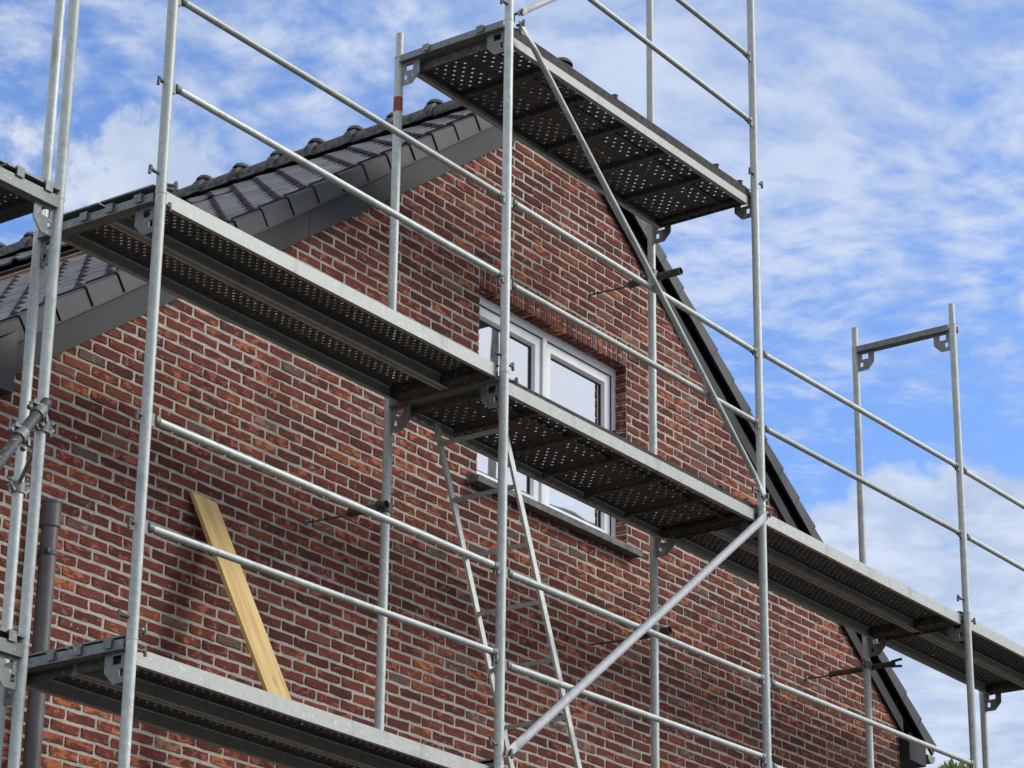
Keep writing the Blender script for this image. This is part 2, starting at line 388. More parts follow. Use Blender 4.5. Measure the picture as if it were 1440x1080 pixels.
# ---- reveal bricks (right jamb seen from outside, left jamb and soffit)
def jamb(x, sgn):
    rj = random.Random(9); k = 0; z = OZ0+.012; t = .008
    while z < OZ1-.02:
        mbj = MB(); ln = .094 if k % 2 else .075
        xa, xb = (x-t, x+.004) if sgn > 0 else (x-.004, x+t)
        mbj.box((xa+rj.uniform(-.002, .002), WY+.004, z), (xb, WY+.004+ln, min(z+BZ-JT, OZ1-.004))); hp(mbj, 'jamb_brick', M['brick'])
        z += BZ; k += 1
jamb(OX1, 1); jamb(OX0, -1)
nL = 28; pl = (OX1-OX0)/nL
for i in range(nL):
    rl = random.Random(i+900); lb = MB()
    xa = OX0+pl*i+.0072; xb = OX0+pl*(i+1)-.0072
    dz = rl.uniform(-.003, .003); pr = rl.uniform(0, .003)
    x_m = (xa+xb)/2
    lb.add([(xa, WY+.10, OZ1-.006+dz), (xb, WY+.10, OZ1-.006+dz), (xb, WY-pr, OZ1-.006+dz), (xa, WY-pr, OZ1-.006+dz),
            (xa, WY+.10, OZ1+.154+dz), (xb, WY+.10, OZ1+.154+dz), (xb, WY-pr, OZ1+.154+dz), (xa, WY-pr, OZ1+.154+dz)],
           [(0,1,2,3), (7,6,5,4), (3,2,6,7), (2,1,5,6), (0,3,7,4)])
    hp(lb, 'lintel_brick', M['brick'])

# ---- window (frame, casements, panes)
FY = 1.288
win = MB()
fr = .048
def ring(mb, x0, x1, z0, z1, wd, y0, y1, wt_=None, wb_=None):
    wt_ = wt_ or wd; wb_ = wb_ or wd
    mb.box((x0, y0, z0), (x0+wd, y1, z1)); mb.box((x1-wd, y0, z0), (x1, y1, z1))
    mb.box((x0+wd, y0, z1-wt_), (x1-wd, y1, z1)); mb.box((x0+wd, y0, z0), (x1-wd, y1, z0+wb_))
ring(win, OX0+.002, OX1-.002, OZ0+.014, OZ1-.002, fr, FY, FY+.07, .058, .035)
window = hp(win, 'window', M['pvc'])
XM = 4.690
def sub(mb, name, mats, parent):
    o = mb.build(name, mats, parent); return o
mu = MB(); mu.box((XM-.020, FY-.006, OZ0+.052), (XM+.020, FY+.06, OZ1-.062)); sub(mu, 'mullion', M['pvc'], window)
for x0, x1 in ((OX0+fr+.006, XM-.022), (XM+.022, OX1-fr-.006)):
    z0, z1 = OZ0+.053, OZ1-.064
    c1 = MB(); ring(c1, x0, x1, z0, z1, .058, FY+.010, FY+.062)
    # bevelled glazing bead
    xi0, xi1, zi0, zi1 = x0+.058, x1-.058, z0+.058, z1-.058; bd = .013; y0, y1 = FY+.0105, FY+.030
    c1.add([(xi0,y0,zi0),(xi1,y0,zi0),(xi1,y0,zi1),(xi0,y0,zi1),(xi0+bd,y1,zi0+bd),(xi1-bd,y1,zi0+bd),(xi1-bd,y1,zi1-bd),(xi0+bd,y1,zi1-bd)],
           [(0,1,5,4),(1,2,6,5),(2,3,7,6),(3,0,4,7)])
    sub(c1, 'casement', M['pvc'], window)
    gk = MB(); ring(gk, xi0+bd-.001, xi1-bd+.001, zi0+bd-.001, zi1-bd+.001, .007, y1-.001, y1+.006); sub(gk, 'gasket', M['gasket'], window)
    gp = MB(); gp.box((xi0+.004, y1+.008, zi0+.004), (xi1-.004, y1+.032, zi1-.004)); sub(gp, 'pane', M['glass'], window)
sh = MB(); ring(sh, OX0+.050, OX1-.050, OZ0+.050, OZ1-.061, .005, FY+.003, FY+.012); sub(sh, 'seal', M['gasket'], window)
si = MB()
x0, x1 = 3.845, 5.520
si.prism([(1.132, .030), (1.293, .034), (1.293, .083), (1.132, .070)], (x1-x0), 'x', x0); hp(si, 'sill', M['sill'])
si2 = MB(); si2.prism([(1.235, .084), (1.286, .086), (1.286, .101), (1.235, .094)], OX1-OX0-.006, 'x', OX0+.003); hp(si2, 'sill_flashing', M['pvc'])

# ---- barge boards, eaves boxes, verge shade strips
def slope_board(x0, x1, lo, hi, y0, y1, name, mm_, endcut=0.0):
    mb = MB()
    P_ = [(x0, gz(x0, lo)), (x1, gz(x1, lo)), (x1, gz(x1, hi)), (x0, gz(x0, hi))]
    if x0 > APX: P_ = P_
    mb.prism(P_, y1-y0, 'y', y0); return hp(mb, name, mm_)
B0, B1 = 1.180, 1.199
slope_board(.30, 2.358, APZ, 2.885, B0, B1, 'barge_board', M['board'])
slope_board(2.362, APX-.002, APZ, 2.885, B0, B1, 'barge_board', M['board'])
slope_board(APX+.002, 7.4, APZ, 2.775, B0, B1, 'barge_board', M['board'])
slope_board(7.404, 8.885, APZ, 2.775, B0, B1, 'barge_board', M['board'])
slope_board(APX+.002, 9.15, 2.778, 2.93, B0+.012, B1, 'verge_shade_strip', M['felt'])  # black strip stands in for the deep shade under the verge overhang
slope_board(APX-4.9, APX-.002, 2.888, 2.93, B0+.004, B1, 'verge_shade_strip', M['felt'])
bx_ = MB(); bx_.prism([(-.22, -.60), (.298, -.585), (.298, gz(.298, 2.90)), (-.22, gz(-.22, 2.90))], .32, 'y', 1.135); hp(bx_, 'eaves_box', M['board_dark'])
bx_ = MB(); bx_.prism([(8.888, gz(8.888, 2.672)+.0), (8.888, -.530), (9.125, -.538), (9.135, gz(9.135, 2.80))], .34, 'y', 1.140); hp(bx_, 'eaves_box', M['board'])
# gutters along both eaves
for gx, gzz in ((9.195, -.445), (-.30, -.70)):
    gu = MB(); n = 10; vs = []; rr = .055
    for yy in (1.13, 9.2):
        for k in range(n+1):
            t = math.pi+math.pi*k/n; vs.append((gx+rr*math.cos(t), yy, gzz+rr*math.sin(t)))
    gu.add(vs, [(k, k+1, n+2+k, n+1+k) for k in range(n)], True)
    gu.add([(gx+rr*math.cos(math.pi+math.pi*k/n), 1.13, gzz+rr*math.sin(math.pi+math.pi*k/n)) for k in range(n+1)], [tuple(range(n+1))])
    hp(gu, 'gutter', M['galv_dull'])

# ---- roof body
ud = MB(); TOPZ = 2.93
xe0, xe1 = -.30, 9.17
for xa, xb in ((xe0, APX), (APX, xe1)):
    ud.prism([(xa, gz(xa, 2.80)), (xb, gz(xb, 2.80)), (xb, gz(xb, 2.895)), (xa, gz(xa, 2.895))], 7.95, 'y', 1.20)
hp(ud, 'roof_membrane', M['felt'])
PX = .2035; TL_ = .300; TW = .200
PH = 1.949                                   # x of a butt joint on the left slope
prof = [(0, .004), (.012, .016), (.030, .024), (.048, .022), (.066, .010), (.085, .003), (.130, .0), (.175, .002), (.1995, .006)]
def tile_mesh(rng, lift=.020):
    """x up the slope, y across, z normal; x=0 is the lower (butt) edge"""
    mb = MB(); n = len(prof); j = rng.uniform(-.0015, .0015)
    low = [(rng.uniform(-.002, .002)*0, y, h+lift+j) for y, h in prof]
    up = [(TL_, y, h*.6+.001) for y, h in prof]
    und = [(0.0, y, h+lift-.015+j) for y, h in prof]
    back = [(.045, y, h*.9+lift-.018) for y, h in prof]
    mb.add(low+up, [(i, i+1, n+i+1, n+i) for i in range(n-1)], True)
    mb.add(low+und, [(i+1, i, n+i, n+i+1) for i in range(n-1)])
    mb.add(und+back, [(i+1, i, n+i, n+i+1) for i in range(n-1)])
    mb.add([low[0], up[0], (TL_, 0, -.012), (0, 0, lift-.015)], [(0,1,2,3)])
    mb.add([low[-1], up[-1], (TL_, prof[-1][0], -.012), (0, prof[-1][0], lift-.012)], [(3,2,1,0)])
    return mb
tvar = [tile_mesh(random.Random(k)).mesh('roof_tile', M['tile']) for k in range(6)]
def slope_matrix(x, y, right=False, apex=TOPZ, slope_k=1.0):
    z = gz(x, apex)
    if not right: cx_, cn = Vector((CO, 0, SI)), Vector((-SI, 0, CO))
    else: cx_, cn = Vector((-CO, 0, SI)), Vector((SI, 0, CO))
    cy_ = Vector((0, 1, 0))
    mt = Matrix((cx_, cy_, cn)).transposed().to_4x4(); mt.translation = Vector((x, y, z)); return mt
tiles = []      # left slope field tiles (matrix)
kmin = int((xe0-PH)/PX); YV = 1.165
for k in range(kmin, int((APX-PH)/PX)+1):
    x = PH+k*PX
    if x > APX-.12: continue
    for jn in range(1, 39):
        y = YV+jn*TW
        if 2.62 < x < 4.02 and y > 3.32+.08*math.sin(k*2.3): continue       # strip still waiting for its tiles
        tiles.append((x, y))
rtiles = [(9.41-(PH+k*PX), YV+jn*TW) for k in range(kmin+1, int((APX-PH)/PX)+1) for jn in range(1, 39) if PH+k*PX < APX-.12]
# exposed battens in the open strip
for x, mm_ in ((2.86, M['board_dark']), (3.27, M['batten']), (3.68, M['board_dark'])):
    z = gz(x, 2.918)
    b_ = MB(); b_.bar((x, 3.30, z), (x, 9.1, z), .050, .034, (CO, 0, SI)); hp(b_, 'roof_batten', mm_)

# verge tiles: top plate that folds down over the barge board
def verge_mesh(mirror, rng):
    mb = MB(); L2 = PX/CO; g = .0035; sk = rng.uniform(-.001, .001)
    x0, x1 = 0.0, L2-g
    zt0, zt1 = .030, .020          # lower end stands proud
    y0 = .0-.004+sk; y1 = y0+.006
    fl = -.086
    yb = TW+.012
    pts = [(x0, y0, zt0-.010), (x0, y0+.010, zt0), (x1, y1+.010, zt1), (x1, y1, zt1-.010),      # 0-3 rounded arris
           (x0, y0, fl), (x1, y1, fl), (x0, yb, zt0-.006), (x1, yb, zt1-.006),                # 4-7
           (x0, y0+.014, fl), (x1, y1+.014, fl), (x0, y0+.014, zt0-.020), (x1, y1+.014, zt1-.020), (x0, yb, zt0-.020), (x1, yb, zt1-.020)]
    if mirror: pts = [(-x, y, z) for x, y, z in pts]
    fs = [(4,5,3,0), (0,3,2,1), (1,2,7,6), (8,9,5,4), (9,8,10,11), (11,10,12,13), (4,0,10,8), (0,1,6,12,10), (5,9,11,3), (3,11,13,7,2), (6,7,13,12)]
    if mirror: fs = [tuple(reversed(f)) for f in fs]
    # raised bead on the lower edge of the flap and the butt edge
    bx = (lambda v: -v) if mirror else (lambda v: v)
    mb.add(pts, fs)
    a0, a1 = sorted((bx(x0), bx(x1)))
    mb.box((a0, y0-.003, fl), (a1, y1+.004, fl+.007))
    a0, a1 = sorted((bx(x0), bx(x0+.010)))
    mb.box((a0, y0-.0025, fl+.007), (a1, y1+.002, zt0-.014))
    return mb
vl = [verge_mesh(False, random.Random(k+5)).mesh('verge_tile', [M['verge']]) for k in range(4)]
vr = [verge_mesh(True, random.Random(k+25)).mesh('verge_tile', [M['verge']]) for k in range(4)]
for k in range(kmin, int((APX-PH)/PX)+1):
    x = PH+k*PX
    if x > APX-.06: continue
    o = link('verge_tile', vl[k % 4], house); o.matrix_parent_inverse = Matrix.Translation(-HP)
    o.matrix_basis = slope_matrix(x, 1.150, apex=2.945)
    if k > kmin+1:
        xr_ = 9.41-x
        mt = Matrix((Vector((CO, 0, -SI)), Vector((0, 1, 0)), Vector((SI, 0, CO)))).transposed().to_4x4()
        mt.translation = Vector((xr_, 1.150, gz(xr_, 2.945)))
        o = link('verge_tile', vr[k % 4], house); o.matrix_parent_inverse = Matrix.Translation(-HP); o.matrix_basis = mt
# ridge
rp = .331; rz_ = 2.952
rb_ = MB(); n = 10; rr = .092
def half(mb, y0, y1, r0_, r1_, zc2):
    vs = [(APX+r_i*math.cos(t), y_, zc2+r_i*math.sin(t)) for y_, r_i in ((y0, r0_), (y1, r1_)) for t in [math.pi*1.08-math.pi*1.16*i/n for i in range(n+1)]]
    mb.add(vs, [(i, i+1, n+2+i, n+1+i) for i in range(n)], True)
    mb.add([vs[i] for i in range(n+1)], [tuple(range(n+1))])
rid = MB()
half(rid, 0, rp+.03, rr, rr-.010, 0); half(rid, -.004, .060, rr+.012, rr+.014, 0); half(rid, .060, .075, rr+.014, rr, 0)
# clip dome on the overlap
for i in range(5):
    t0, t1 = i*math.pi/10, (i+1)*math.pi/10
    vs = [(APX+.072*math.cos(t)*math.cos(u_), .030+.062*math.cos(t)*math.sin(u_), rr+.0+.045*math.sin(t)) for t in (t0, t1) for u_ in [2*math.pi*q/10 for q in range(10)]]
    rid.add(vs, [(q, (q+1) % 10, 10+(q+1) % 10, 10+q) for q in range(10)], True)
rmesh = rid.mesh('ridge_tile', M['ridge'])
y = 1.145
while y < 9.0:
    o = link('ridge_tile', rmesh, house, (0, y, rz_)); o.matrix_parent_inverse = Matrix.Translation(-HP); y += rp
ef = MB(); vs = [(APX+.088*math.cos(t), 1.142, rz_+.088*math.sin(t)) for t in [2*math.pi*i/18 for i in range(18)]]
ef.prism([(APX+.088*math.cos(2*math.pi*i/18), rz_+.088*math.sin(2*math.pi*i/18)) for i in range(18)], .012, 'y', 1.132); hp(ef, 'ridge_end_disc', M['ridge'])

# downpipe
dpo = MB(); dpo.tube((.590, 1.135, -1.10), (.590, 1.135, GZ), .040, 18)
dp = hp(dpo, 'downpipe', M['pipe'])
s_ = MB(); s_.tube((.590, 1.135, -1.035), (.590, 1.135, -1.15), .047, 18, True); s_.tube((.590, 1.135, -1.026), (.590, 1.135, -1.038), .050, 18); s_.build('socket', M['pipe'], dp)
for zz in (-1.265, -3.2, -5.2):
    s_ = MB(); s_.tube((.590, 1.135, zz), (.590, 1.135, zz-.022), .044, 18); s_.box((.585, 1.17, zz-.018), (.60, 1.215, zz-.004)); s_.box((.540, 1.085, zz-.02), (.556, 1.110, zz)); s_.build('clamp', M['iron'], dp)

# ------------------------------------------------------------------ scaffold
TR = .0242
def gusset(mb, s):     # s=+1 for the outer standard (y grows away from it), -1 for the inner one
    y_ = lambda v: (v if s > 0 else IY-v)
    def quad(a, b_): 
        lo, hi = sorted((y_(a[0]), y_(b_[0]))); mb.box((-.003, lo, a[1]), (.003, hi, b_[1]))
    # plate with a rectangular and a slotted opening
    quad((.024, -.060), (.142, -.046)); quad((.024, -.098), (.050, -.060)); quad((.098, -.098), (.142, -.060))
    quad((.024, -.118), (.142, -.098)); quad((.024, -.150), (.036, -.118)); 
    P_ = [(y_(.058), -.118), (y_(.142), -.118), (y_(.138), -.130), (y_(.092), -.178), (y_(.058), -.178)]
    if s < 0: P_ = P_[::-1]
    mb.prism(P_, .006, 'x', -.003); quad((.024, -.178), (.058, -.150))
def pin_mesh(sx):
    mb = MB(); mb.tube((sx*.020, 0, 0), (sx*.068, 0, .006), .0075, 8); mb.bar((sx*.070, 0, -.016), (sx*.066, 0, .026), .012, .011); mb.bar((sx*.052, 0, .006), (sx*.070, 0, .022), .010, .010); return mb
PINL = pin_mesh(-1).mesh('locking_pin', M['iron']); PINR = pin_mesh(1).mesh('locking_pin', M['iron'])
def frame(x, ztop, zbot, label, pins=True, inner=True, spigot=True, dx=0.0):
    t = thing('scaffold_frame', label, 'scaffold frame', (x, 0, ztop), 'scaffold frames along the gable')
    h = ztop-zbot
    for yy in (0, IY):
        s = MB(); s.tube((0, yy, -h+.001), (0, yy, 0), TR, 18)
        s.tube((0, yy, -.006), (0, yy, .001), TR+.0018, 18)
        if spigot: s.tube((0, yy, 0), (0, yy, .145), TR-.0035, 16)
        s.build('standard', M['galv'], t)
    s = MB(); s.box((-.026, .022, -.046), (-.021, IY-.022, -.002)); s.box((.021, .022, -.046), (.026, IY-.022, -.002)); s.box((-.0205, .022, -.046), (.0205, IY-.022, -.041))
    s.box((-.034, .022, -.046), (-.0262, IY-.022, -.042)); s.box((.0262, .022, -.046), (.034, IY-.022, -.042))
    s.build('transom', M['galv_dull'], t)
    for sg in (1, -1):
        s = MB(); gusset(s, sg); s.build('gusset_plate', M['galv_dull'], t)
    if pins:
        for me_, pz in ((PINL, .085), (PINR, .045), (PINR, -.045)):
            o_ = link('locking_pin', me_, t, (0, -.004, pz)); o_.rotation_euler = (0, 0, random.uniform(-.5, .5))
    return t
f_ = {}
f_['00'] = frame(SX[0], 0, -2, 'galvanised frame carrying the left end of the middle deck, nearest the roof edge')
f_['0m'] = frame(SX[0], -2, GZ+.0, 'galvanised frame under the left end of the lowest deck beside the brown downpipe', spigot=True)
f_['0p'] = frame(SX[0]+.0, 2, 0, 'galvanised frame rising out of the picture in front of the lower left roof tiles', pins=False)
f_['10'] = frame(SX[1], 0, -2, 'galvanised frame carrying the middle deck left of the window')
f_['1m'] = frame(SX[1], -2, GZ, 'galvanised frame at the bottom picture edge below the foot of the long pale brace')
f_['1p'] = frame(SX[1], 2, 0, 'galvanised frame with red banded inner tube, carrying the left end of the top deck')
f_['20'] = frame(SX[2], 0, GZ, 'galvanised frame below the middle deck right of the window sill')
f_['2p'] = frame(SX[2], 2, 0, 'galvanised frame carrying the right end of the top deck')
f_['2q'] = frame(SX[2], 4, 2, 'galvanised frame standing on the right end of the top deck against the clouds', pins=False)
f_['30'] = frame(SX[3], 0, GZ, 'galvanised frame below the middle deck where the right roof edge passes behind')
f_['3p'] = frame(SX[3], 2, 0, 'free standing galvanised frame ending against open blue sky', pins=False)
f_['40'] = frame(SX[4], 0, GZ, 'galvanised frame under the far right end of the middle deck')
o_ = link('locking_pin', PINR, f_['3p'], (0, 0, -.020))
rbn = MB(); rbn.tube((0, IY, -.33), (0, IY, -.245), TR+.0012, 18); rbn.build('red_band', M['red'], f_['1p'])
for q in f_['0p'].children:
    if q.name.startswith('standard') and max(v.co.y for v in q.data.vertices) > .5: q.location.x += .014
# guard rail posts standing on outer standards
def post(x, z0, z1, label):
    t = thing('guard_rail_post', label, 'scaffold post', (x, 0, z0), 'guard rail posts')
    s = MB(); s.tube((0, 0, 0), (0, 0, z1-z0), TR, 18); s.build('tube', M['galv'], t)
    for me_, pz in ((PINL, .53), (PINL, .98)): link('locking_pin', me_, t, (0, -.004, pz))
    return t
post(SX[1], 2.0, 3.2, 'short galvanised post above the left end of the top deck')
post(SX[4], 0.0, 1.1, 'galvanised post beyond the right picture edge')

# guard rails
def rail(x0, x1, z0, z1, label, y=0.0, r=.0168, mm_='galv'):
    t = thing('guard_rail', label, 'guard rail', (x0, y, z0), 'guard rails between the outer standards')
    d = Vector((x1-x0, 0, z1-z0)); u_ = d.normalized()
    s = MB(); s.tube(u_*.055, d-u_*.055, r, 14); s.build('tube', M[mm_], t)
    for e, sg in ((Vector((0, 0, 0)), 1), (d, -1)):
        s = MB(); a_ = e+u_*(.026*sg); b_ = e+u_*(.075*sg)
        s.tube(b_, a_+u_*sg*.012, r, 12, True, r*.55); s.bar(a_+Vector((0, -.004, .022)), a_+Vector((0, -.004, -.036)), .013, .030); s.tube(a_+u_*sg*.020, a_+u_*sg*.046, r+.004, 12)
        s.build('end_hook', M['galv_dull'], t)
        s = MB(); pz = e+Vector((-.030 if sg < 0 else -.034, -.004, -.006)); s.tube(pz, pz+Vector((-.028, 0, .004)), .0085, 8)
        s.bar(pz+Vector((-.030, 0, -.026)), pz+Vector((-.026, 0, .016)), .012, .010); s.build('locking_pin', M['iron'], t)
    return t
S = SX
rail(S[0], S[1], .97, .96, 'upper guard rail crossing sky and left roof slope, over the left middle deck')
rail(S[0], S[1], .53, .515, 'lower guard rail of the left middle deck, meeting the standard above the window')
rail(S[1], S[2], .96, .94, 'upper guard rail passing over the brick gable above the window')
rail(S[1], S[2], .495, .50, 'lower guard rail running just above the brick arch of the window')
rail(S[2], S[3], .955, .99, 'upper guard rail against blue sky left of the free standing frame')
rail(S[2], S[3], .49, .53, 'lower guard rail against blue sky left of the free standing frame')
rail(S[3], S[4], .985, .99, 'upper guard rail leaving the picture at the right edge')
rail(S[3], S[4], .53, .53, 'lower guard rail leaving the picture at the right edge')
rail(S[1], S[2], 2.50, 2.44, 'lower guard rail above the top deck against the clouds')
rail(S[1], S[2], 2.95, 2.88, 'upper guard rail above the top deck, near the top picture edge')
rail(S[0], S[1], -1.035, -1.033, 'upper guard rail in front of the brick wall above the leaning plank')
rail(S[0], S[1], -1.510, -1.466, 'lower guard rail crossing the leaning plank')
rail(S[1], S[2], -1.042, -1.02, 'upper guard rail crossing the ladder below the window')
rail(S[1], S[2], -1.507, -1.466, 'lower guard rail crossing the ladder and the foot of the long pale brace')
rail(S[2], S[3], -1.022, -.987, 'lone guard rail running down to the right eaves below the far deck')
rail(S[2], S[3], -1.50, -1.47, 'guard rail dipping below the bottom picture edge at right')

# diagonal braces
def brace(p0, p1, label, r, mm_):
    t = thing('diagonal_brace', label, 'scaffold brace', p0, 'diagonal scaffold braces')
    d = Vector(p1)-Vector(p0); u_ = d.normalized()
    s = MB(); s.tube(u_*.15, d-u_*.15, r, 16); s.build('tube', M[mm_], t)
    for e, sg in ((Vector(), 1), (d, -1)):
        s = MB(); a_ = e+u_*(.02*sg); b_ = e+u_*(.08*sg); c_ = e+u_*(.152*sg)
        n = 12
        side = Vector((0, 1, 0)); nn = u_.cross(side).normalized()
        def oval(p, ra, rb2): return [p+nn*(ra*math.cos(2*math.pi*i/n))+side*(rb2*math.sin(2*math.pi*i/n)) for i in range(n)]
        rings = [oval(e-u_*sg*.018, .012, .004), oval(a_, .024, .005), oval(b_, r*1.12, .006), oval(c_, r, r)]
        for q in range(3): s.add(rings[q]+rings[q+1], [(i, (i+1) % n, n+(i+1) % n, n+i) for i in range(n)], True)
        s.add(rings[0], [tuple(range(n))])
        s.build('flattened_end', M[mm_], t)
        s = MB(); s.tube(e+Vector((0, -.012, 0))+u_*sg*.006, e+Vector((0, .03, 0))+u_*sg*.006, .008, 8); s.bar(e+u_*sg*.004+Vector((.0, -.016, -.018)), e+u_*sg*.004+Vector((.0, -.016, .018)), .010, .014); s.build('locking_pin', M['iron'], t)
    return t
brace((2.590, -.034, 2.000), (5.020, -.034, .045), 'long thin brace falling from the top deck across the gable to the middle deck', .0165, 'galv')
brace((2.555, -.036, -1.955), (5.035, -.036, -.055), 'thick pale brace rising from the bottom standard to the middle deck', .0230, 'alu')
brace((2.575, -.034, 2.055), (5.030, -.034, 3.90), 'brace rising to the top picture edge above the top deck', .0185, 'alu')

# decks
def perf_plate(x0, x1, y0, y1, z, px, py, rad, mask, n=8):
    """sheet with real round holes; mask(i, j, nx, ny) tells where a hole is punched"""
    mb = MB(); nx = int((x1-x0)/px); ny = int((y1-y0)/py); px = (x1-x0)/nx; py = (y1-y0)/ny
    for j in range(ny):
        ya = y0+j*py; yb = ya+py; i = 0
        while i < nx:
            if not mask(i, j, nx, ny):
                i2 = i
                while i2 < nx and not mask(i2, j, nx, ny): i2 += 1
                mb.add([(x0+i*px, ya, z), (x0+i2*px, ya, z), (x0+i2*px, yb, z), (x0+i*px, yb, z)], [(0,1,2,3)]); i = i2; continue
            xa = x0+i*px; xb = xa+px; cx_, cy_ = (xa+xb)/2, (ya+yb)/2
            o8 = [(cx_+rad*math.cos(math.pi/8+math.pi/4*k), cy_+rad*math.sin(math.pi/8+math.pi/4*k), z) for k in range(8)]
            d8 = [(x, y, z+.004) for x, y, _ in o8]
            vs = [(xb, yb, z), (xa, yb, z), (xa, ya, z), (xb, ya, z)]+o8+d8
            # octagon verts: 0:+x up,1:+y right,2:+y left,3:-x up,4:-x down,5:-y left,6:-y right,7:+x down
            fs = [(0, 5, 4), (1, 7, 6), (2, 9, 8), (3, 11, 10), (0, 1, 6, 5), (1, 2, 8, 7), (2, 3, 10, 9), (3, 0, 4, 11)]
            fs += [(4+k, 4+(k+1) % 8, 12+(k+1) % 8, 12+k) for k in range(8)]
            mb.add(vs, fs); i += 1
    return mb
def claws(t, xs, ys, z, reach=.078):
    for x, sg in xs:
        for yy in ys:
            s = MB(); a0, a1 = sorted((x, x-sg*reach)); s.box((a0, yy-.021, z-.0015), (a1, yy+.021, z+.003))
            b0, b1 = sorted((x-sg*(reach-.006), x-sg*reach)); s.box((b0, yy-.021, z-.036), (b1, yy+.021, z-.0015)); s.build('claw', M['galv_dull'], t)
def steel_deck(xa, xb, z, y0, label, lip=.034, tone='steel_dark', pat='pairs', endclaw=(.07, .24)):
    W_ = .316; L2 = xb-xa-.07
    t = thing('steel_deck', label, 'scaffold deck', (xa+.035, y0, z), 'narrow perforated steel decks')
    if pat == 'pairs': mask = lambda i, j, nx, ny: 2 < i < nx-3 and 2 < j < ny-3 and (i+j) % 2 == 0
    else: mask = lambda i, j, nx, ny: 2 < i < nx-3 and 0 < j < ny-1 and (i+j) % 2 == 0
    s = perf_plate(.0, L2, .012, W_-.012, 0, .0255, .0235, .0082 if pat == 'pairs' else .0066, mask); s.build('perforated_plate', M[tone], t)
    for yy, sg, nm in ((0, 1, 'side_rail'), (W_, -1, 'side_rail')):
        s = MB(); a0, a1 = sorted((yy, yy+sg*.003)); s.box((0, a0, -.066), (L2, a1, .004))
        a0, a1 = sorted((yy+sg*.0035, yy+sg*.024)); s.box((0, a0, -.066), (L2, a1, -.063))
        a0, a1 = sorted((yy+sg*.0035, yy+sg*.014)); s.box((0, a0, .0012), (L2, a1, .004))
        s.build(nm, M['galv_deck'] if yy == 0 else M['galv_deck'], t)
    for xx in (0, L2-.05):
        s = MB(); s.prism([(0, 0), (.05, 0), (.05, -.045), (.0, -.062)] if xx == 0 else [(0, 0), (.05, 0), (.05, -.062), (0, -.045)], W_-.014, 'y', .007)
        s.v = [(v[0]+xx, v[1], v[2]-.002) for v in s.v]; s.build('end_cap', M[tone], t)
    for e0, e1 in ((-.058, -.0005), (L2+.0005, L2+.030)):
        s = MB(); lz = round(z/2)*2+lip-z; s.box((e0, 0, lz), (e1, W_, lz+.0075)); s.build('end_lip', M['galv_dull'], t)
    claws(t, ((0, 1), (L2, -1)), endclaw, round(z/2)*2-z)
    return t
def wide_deck(xa, xb, z, label, liptop=.018, facetop=-.004, tone='steel_dark', ladderhole=True):
    W_ = .640; L2 = xb-xa-.075
    t = thing('hatch_deck', label, 'scaffold deck', (xa+.037, .026, z), 'wide decks with perforated underside')
    def mask(i, j, nx, ny):
        if i < 2 or i > nx-3 or (i+j) % 2: return False
        return 1 < i % 11 < 10 and (2 <= j <= 8 or 11 <= j <= 17)
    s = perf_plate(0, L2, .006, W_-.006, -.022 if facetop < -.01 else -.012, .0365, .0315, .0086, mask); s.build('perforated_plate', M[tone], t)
    for yy, sg in ((0, 1), (W_, -1)):
        s = MB(); a0, a1 = sorted((yy, yy+sg*.004)); s.box((0, a0, -.070), (L2, a1, facetop))
        a0, a1 = sorted((yy+sg*.0045, yy+sg*.030)); s.box((0, a0, -.070), (L2, a1, -.066))
        s.build('side_rail', M['galv_deck'], t)
        s = MB(); a0, a1 = sorted((yy+sg*.001, yy+sg*.022)); s.box((0, a0, facetop+.0005), (L2, a1, liptop)); s.build('top_lip', M['edge'], t)
    s = MB(); s.box((0, W_*.27, -.030), (L2, W_*.27+.022, -.013)); s.build('stiffener', M[tone], t)
    for k in range(1, 7):
        s = MB(); xx = L2*k/6-.02 if k < 6 else L2-.034
        s.box((xx, .0310, -.052), (xx+.024, W_-.0310, -.0315)); s.build('cross_rib', M[tone], t)
    s = MB(); s.box((.004, .0310, -.060), (.030, W_-.0310, -.0315)); s.build('cross_rib', M[tone], t)
    for xx in (-.003, L2-.002):
        s = MB(); s.box((xx, .006, -.066), (xx+.005, W_-.006, -.0045)); s.build('end_plate', M[tone], t)
    claws(t, ((0, 1), (L2, -1)), (.14, .50), round(z/2)*2-z)
    for xx in (L2*.42, L2*.86, L2*.97):
        s = MB(); s.tube((xx, .010, liptop+.0005), (xx, .010, liptop+.014), .016, 10); s.tube((xx, .010, liptop+.0145), (xx, .010, liptop+.017), .020, 10); s.build('bolt_cap', M['iron'], t)
    return t
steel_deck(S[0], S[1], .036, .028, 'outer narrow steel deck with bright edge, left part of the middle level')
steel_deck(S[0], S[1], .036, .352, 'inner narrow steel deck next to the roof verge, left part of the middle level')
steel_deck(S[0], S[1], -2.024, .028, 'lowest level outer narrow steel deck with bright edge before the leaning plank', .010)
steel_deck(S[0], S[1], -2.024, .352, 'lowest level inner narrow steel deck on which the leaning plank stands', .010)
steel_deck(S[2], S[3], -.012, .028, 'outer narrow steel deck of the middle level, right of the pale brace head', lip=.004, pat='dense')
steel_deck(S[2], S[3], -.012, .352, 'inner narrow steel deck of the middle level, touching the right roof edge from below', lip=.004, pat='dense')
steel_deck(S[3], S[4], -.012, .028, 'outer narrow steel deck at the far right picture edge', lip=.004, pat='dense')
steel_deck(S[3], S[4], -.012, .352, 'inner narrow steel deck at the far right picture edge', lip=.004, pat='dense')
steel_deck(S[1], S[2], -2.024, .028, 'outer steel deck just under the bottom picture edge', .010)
steel_deck(S[1], S[2], -2.024, .352, 'inner steel deck just under the bottom picture edge, under the ladder', .010)
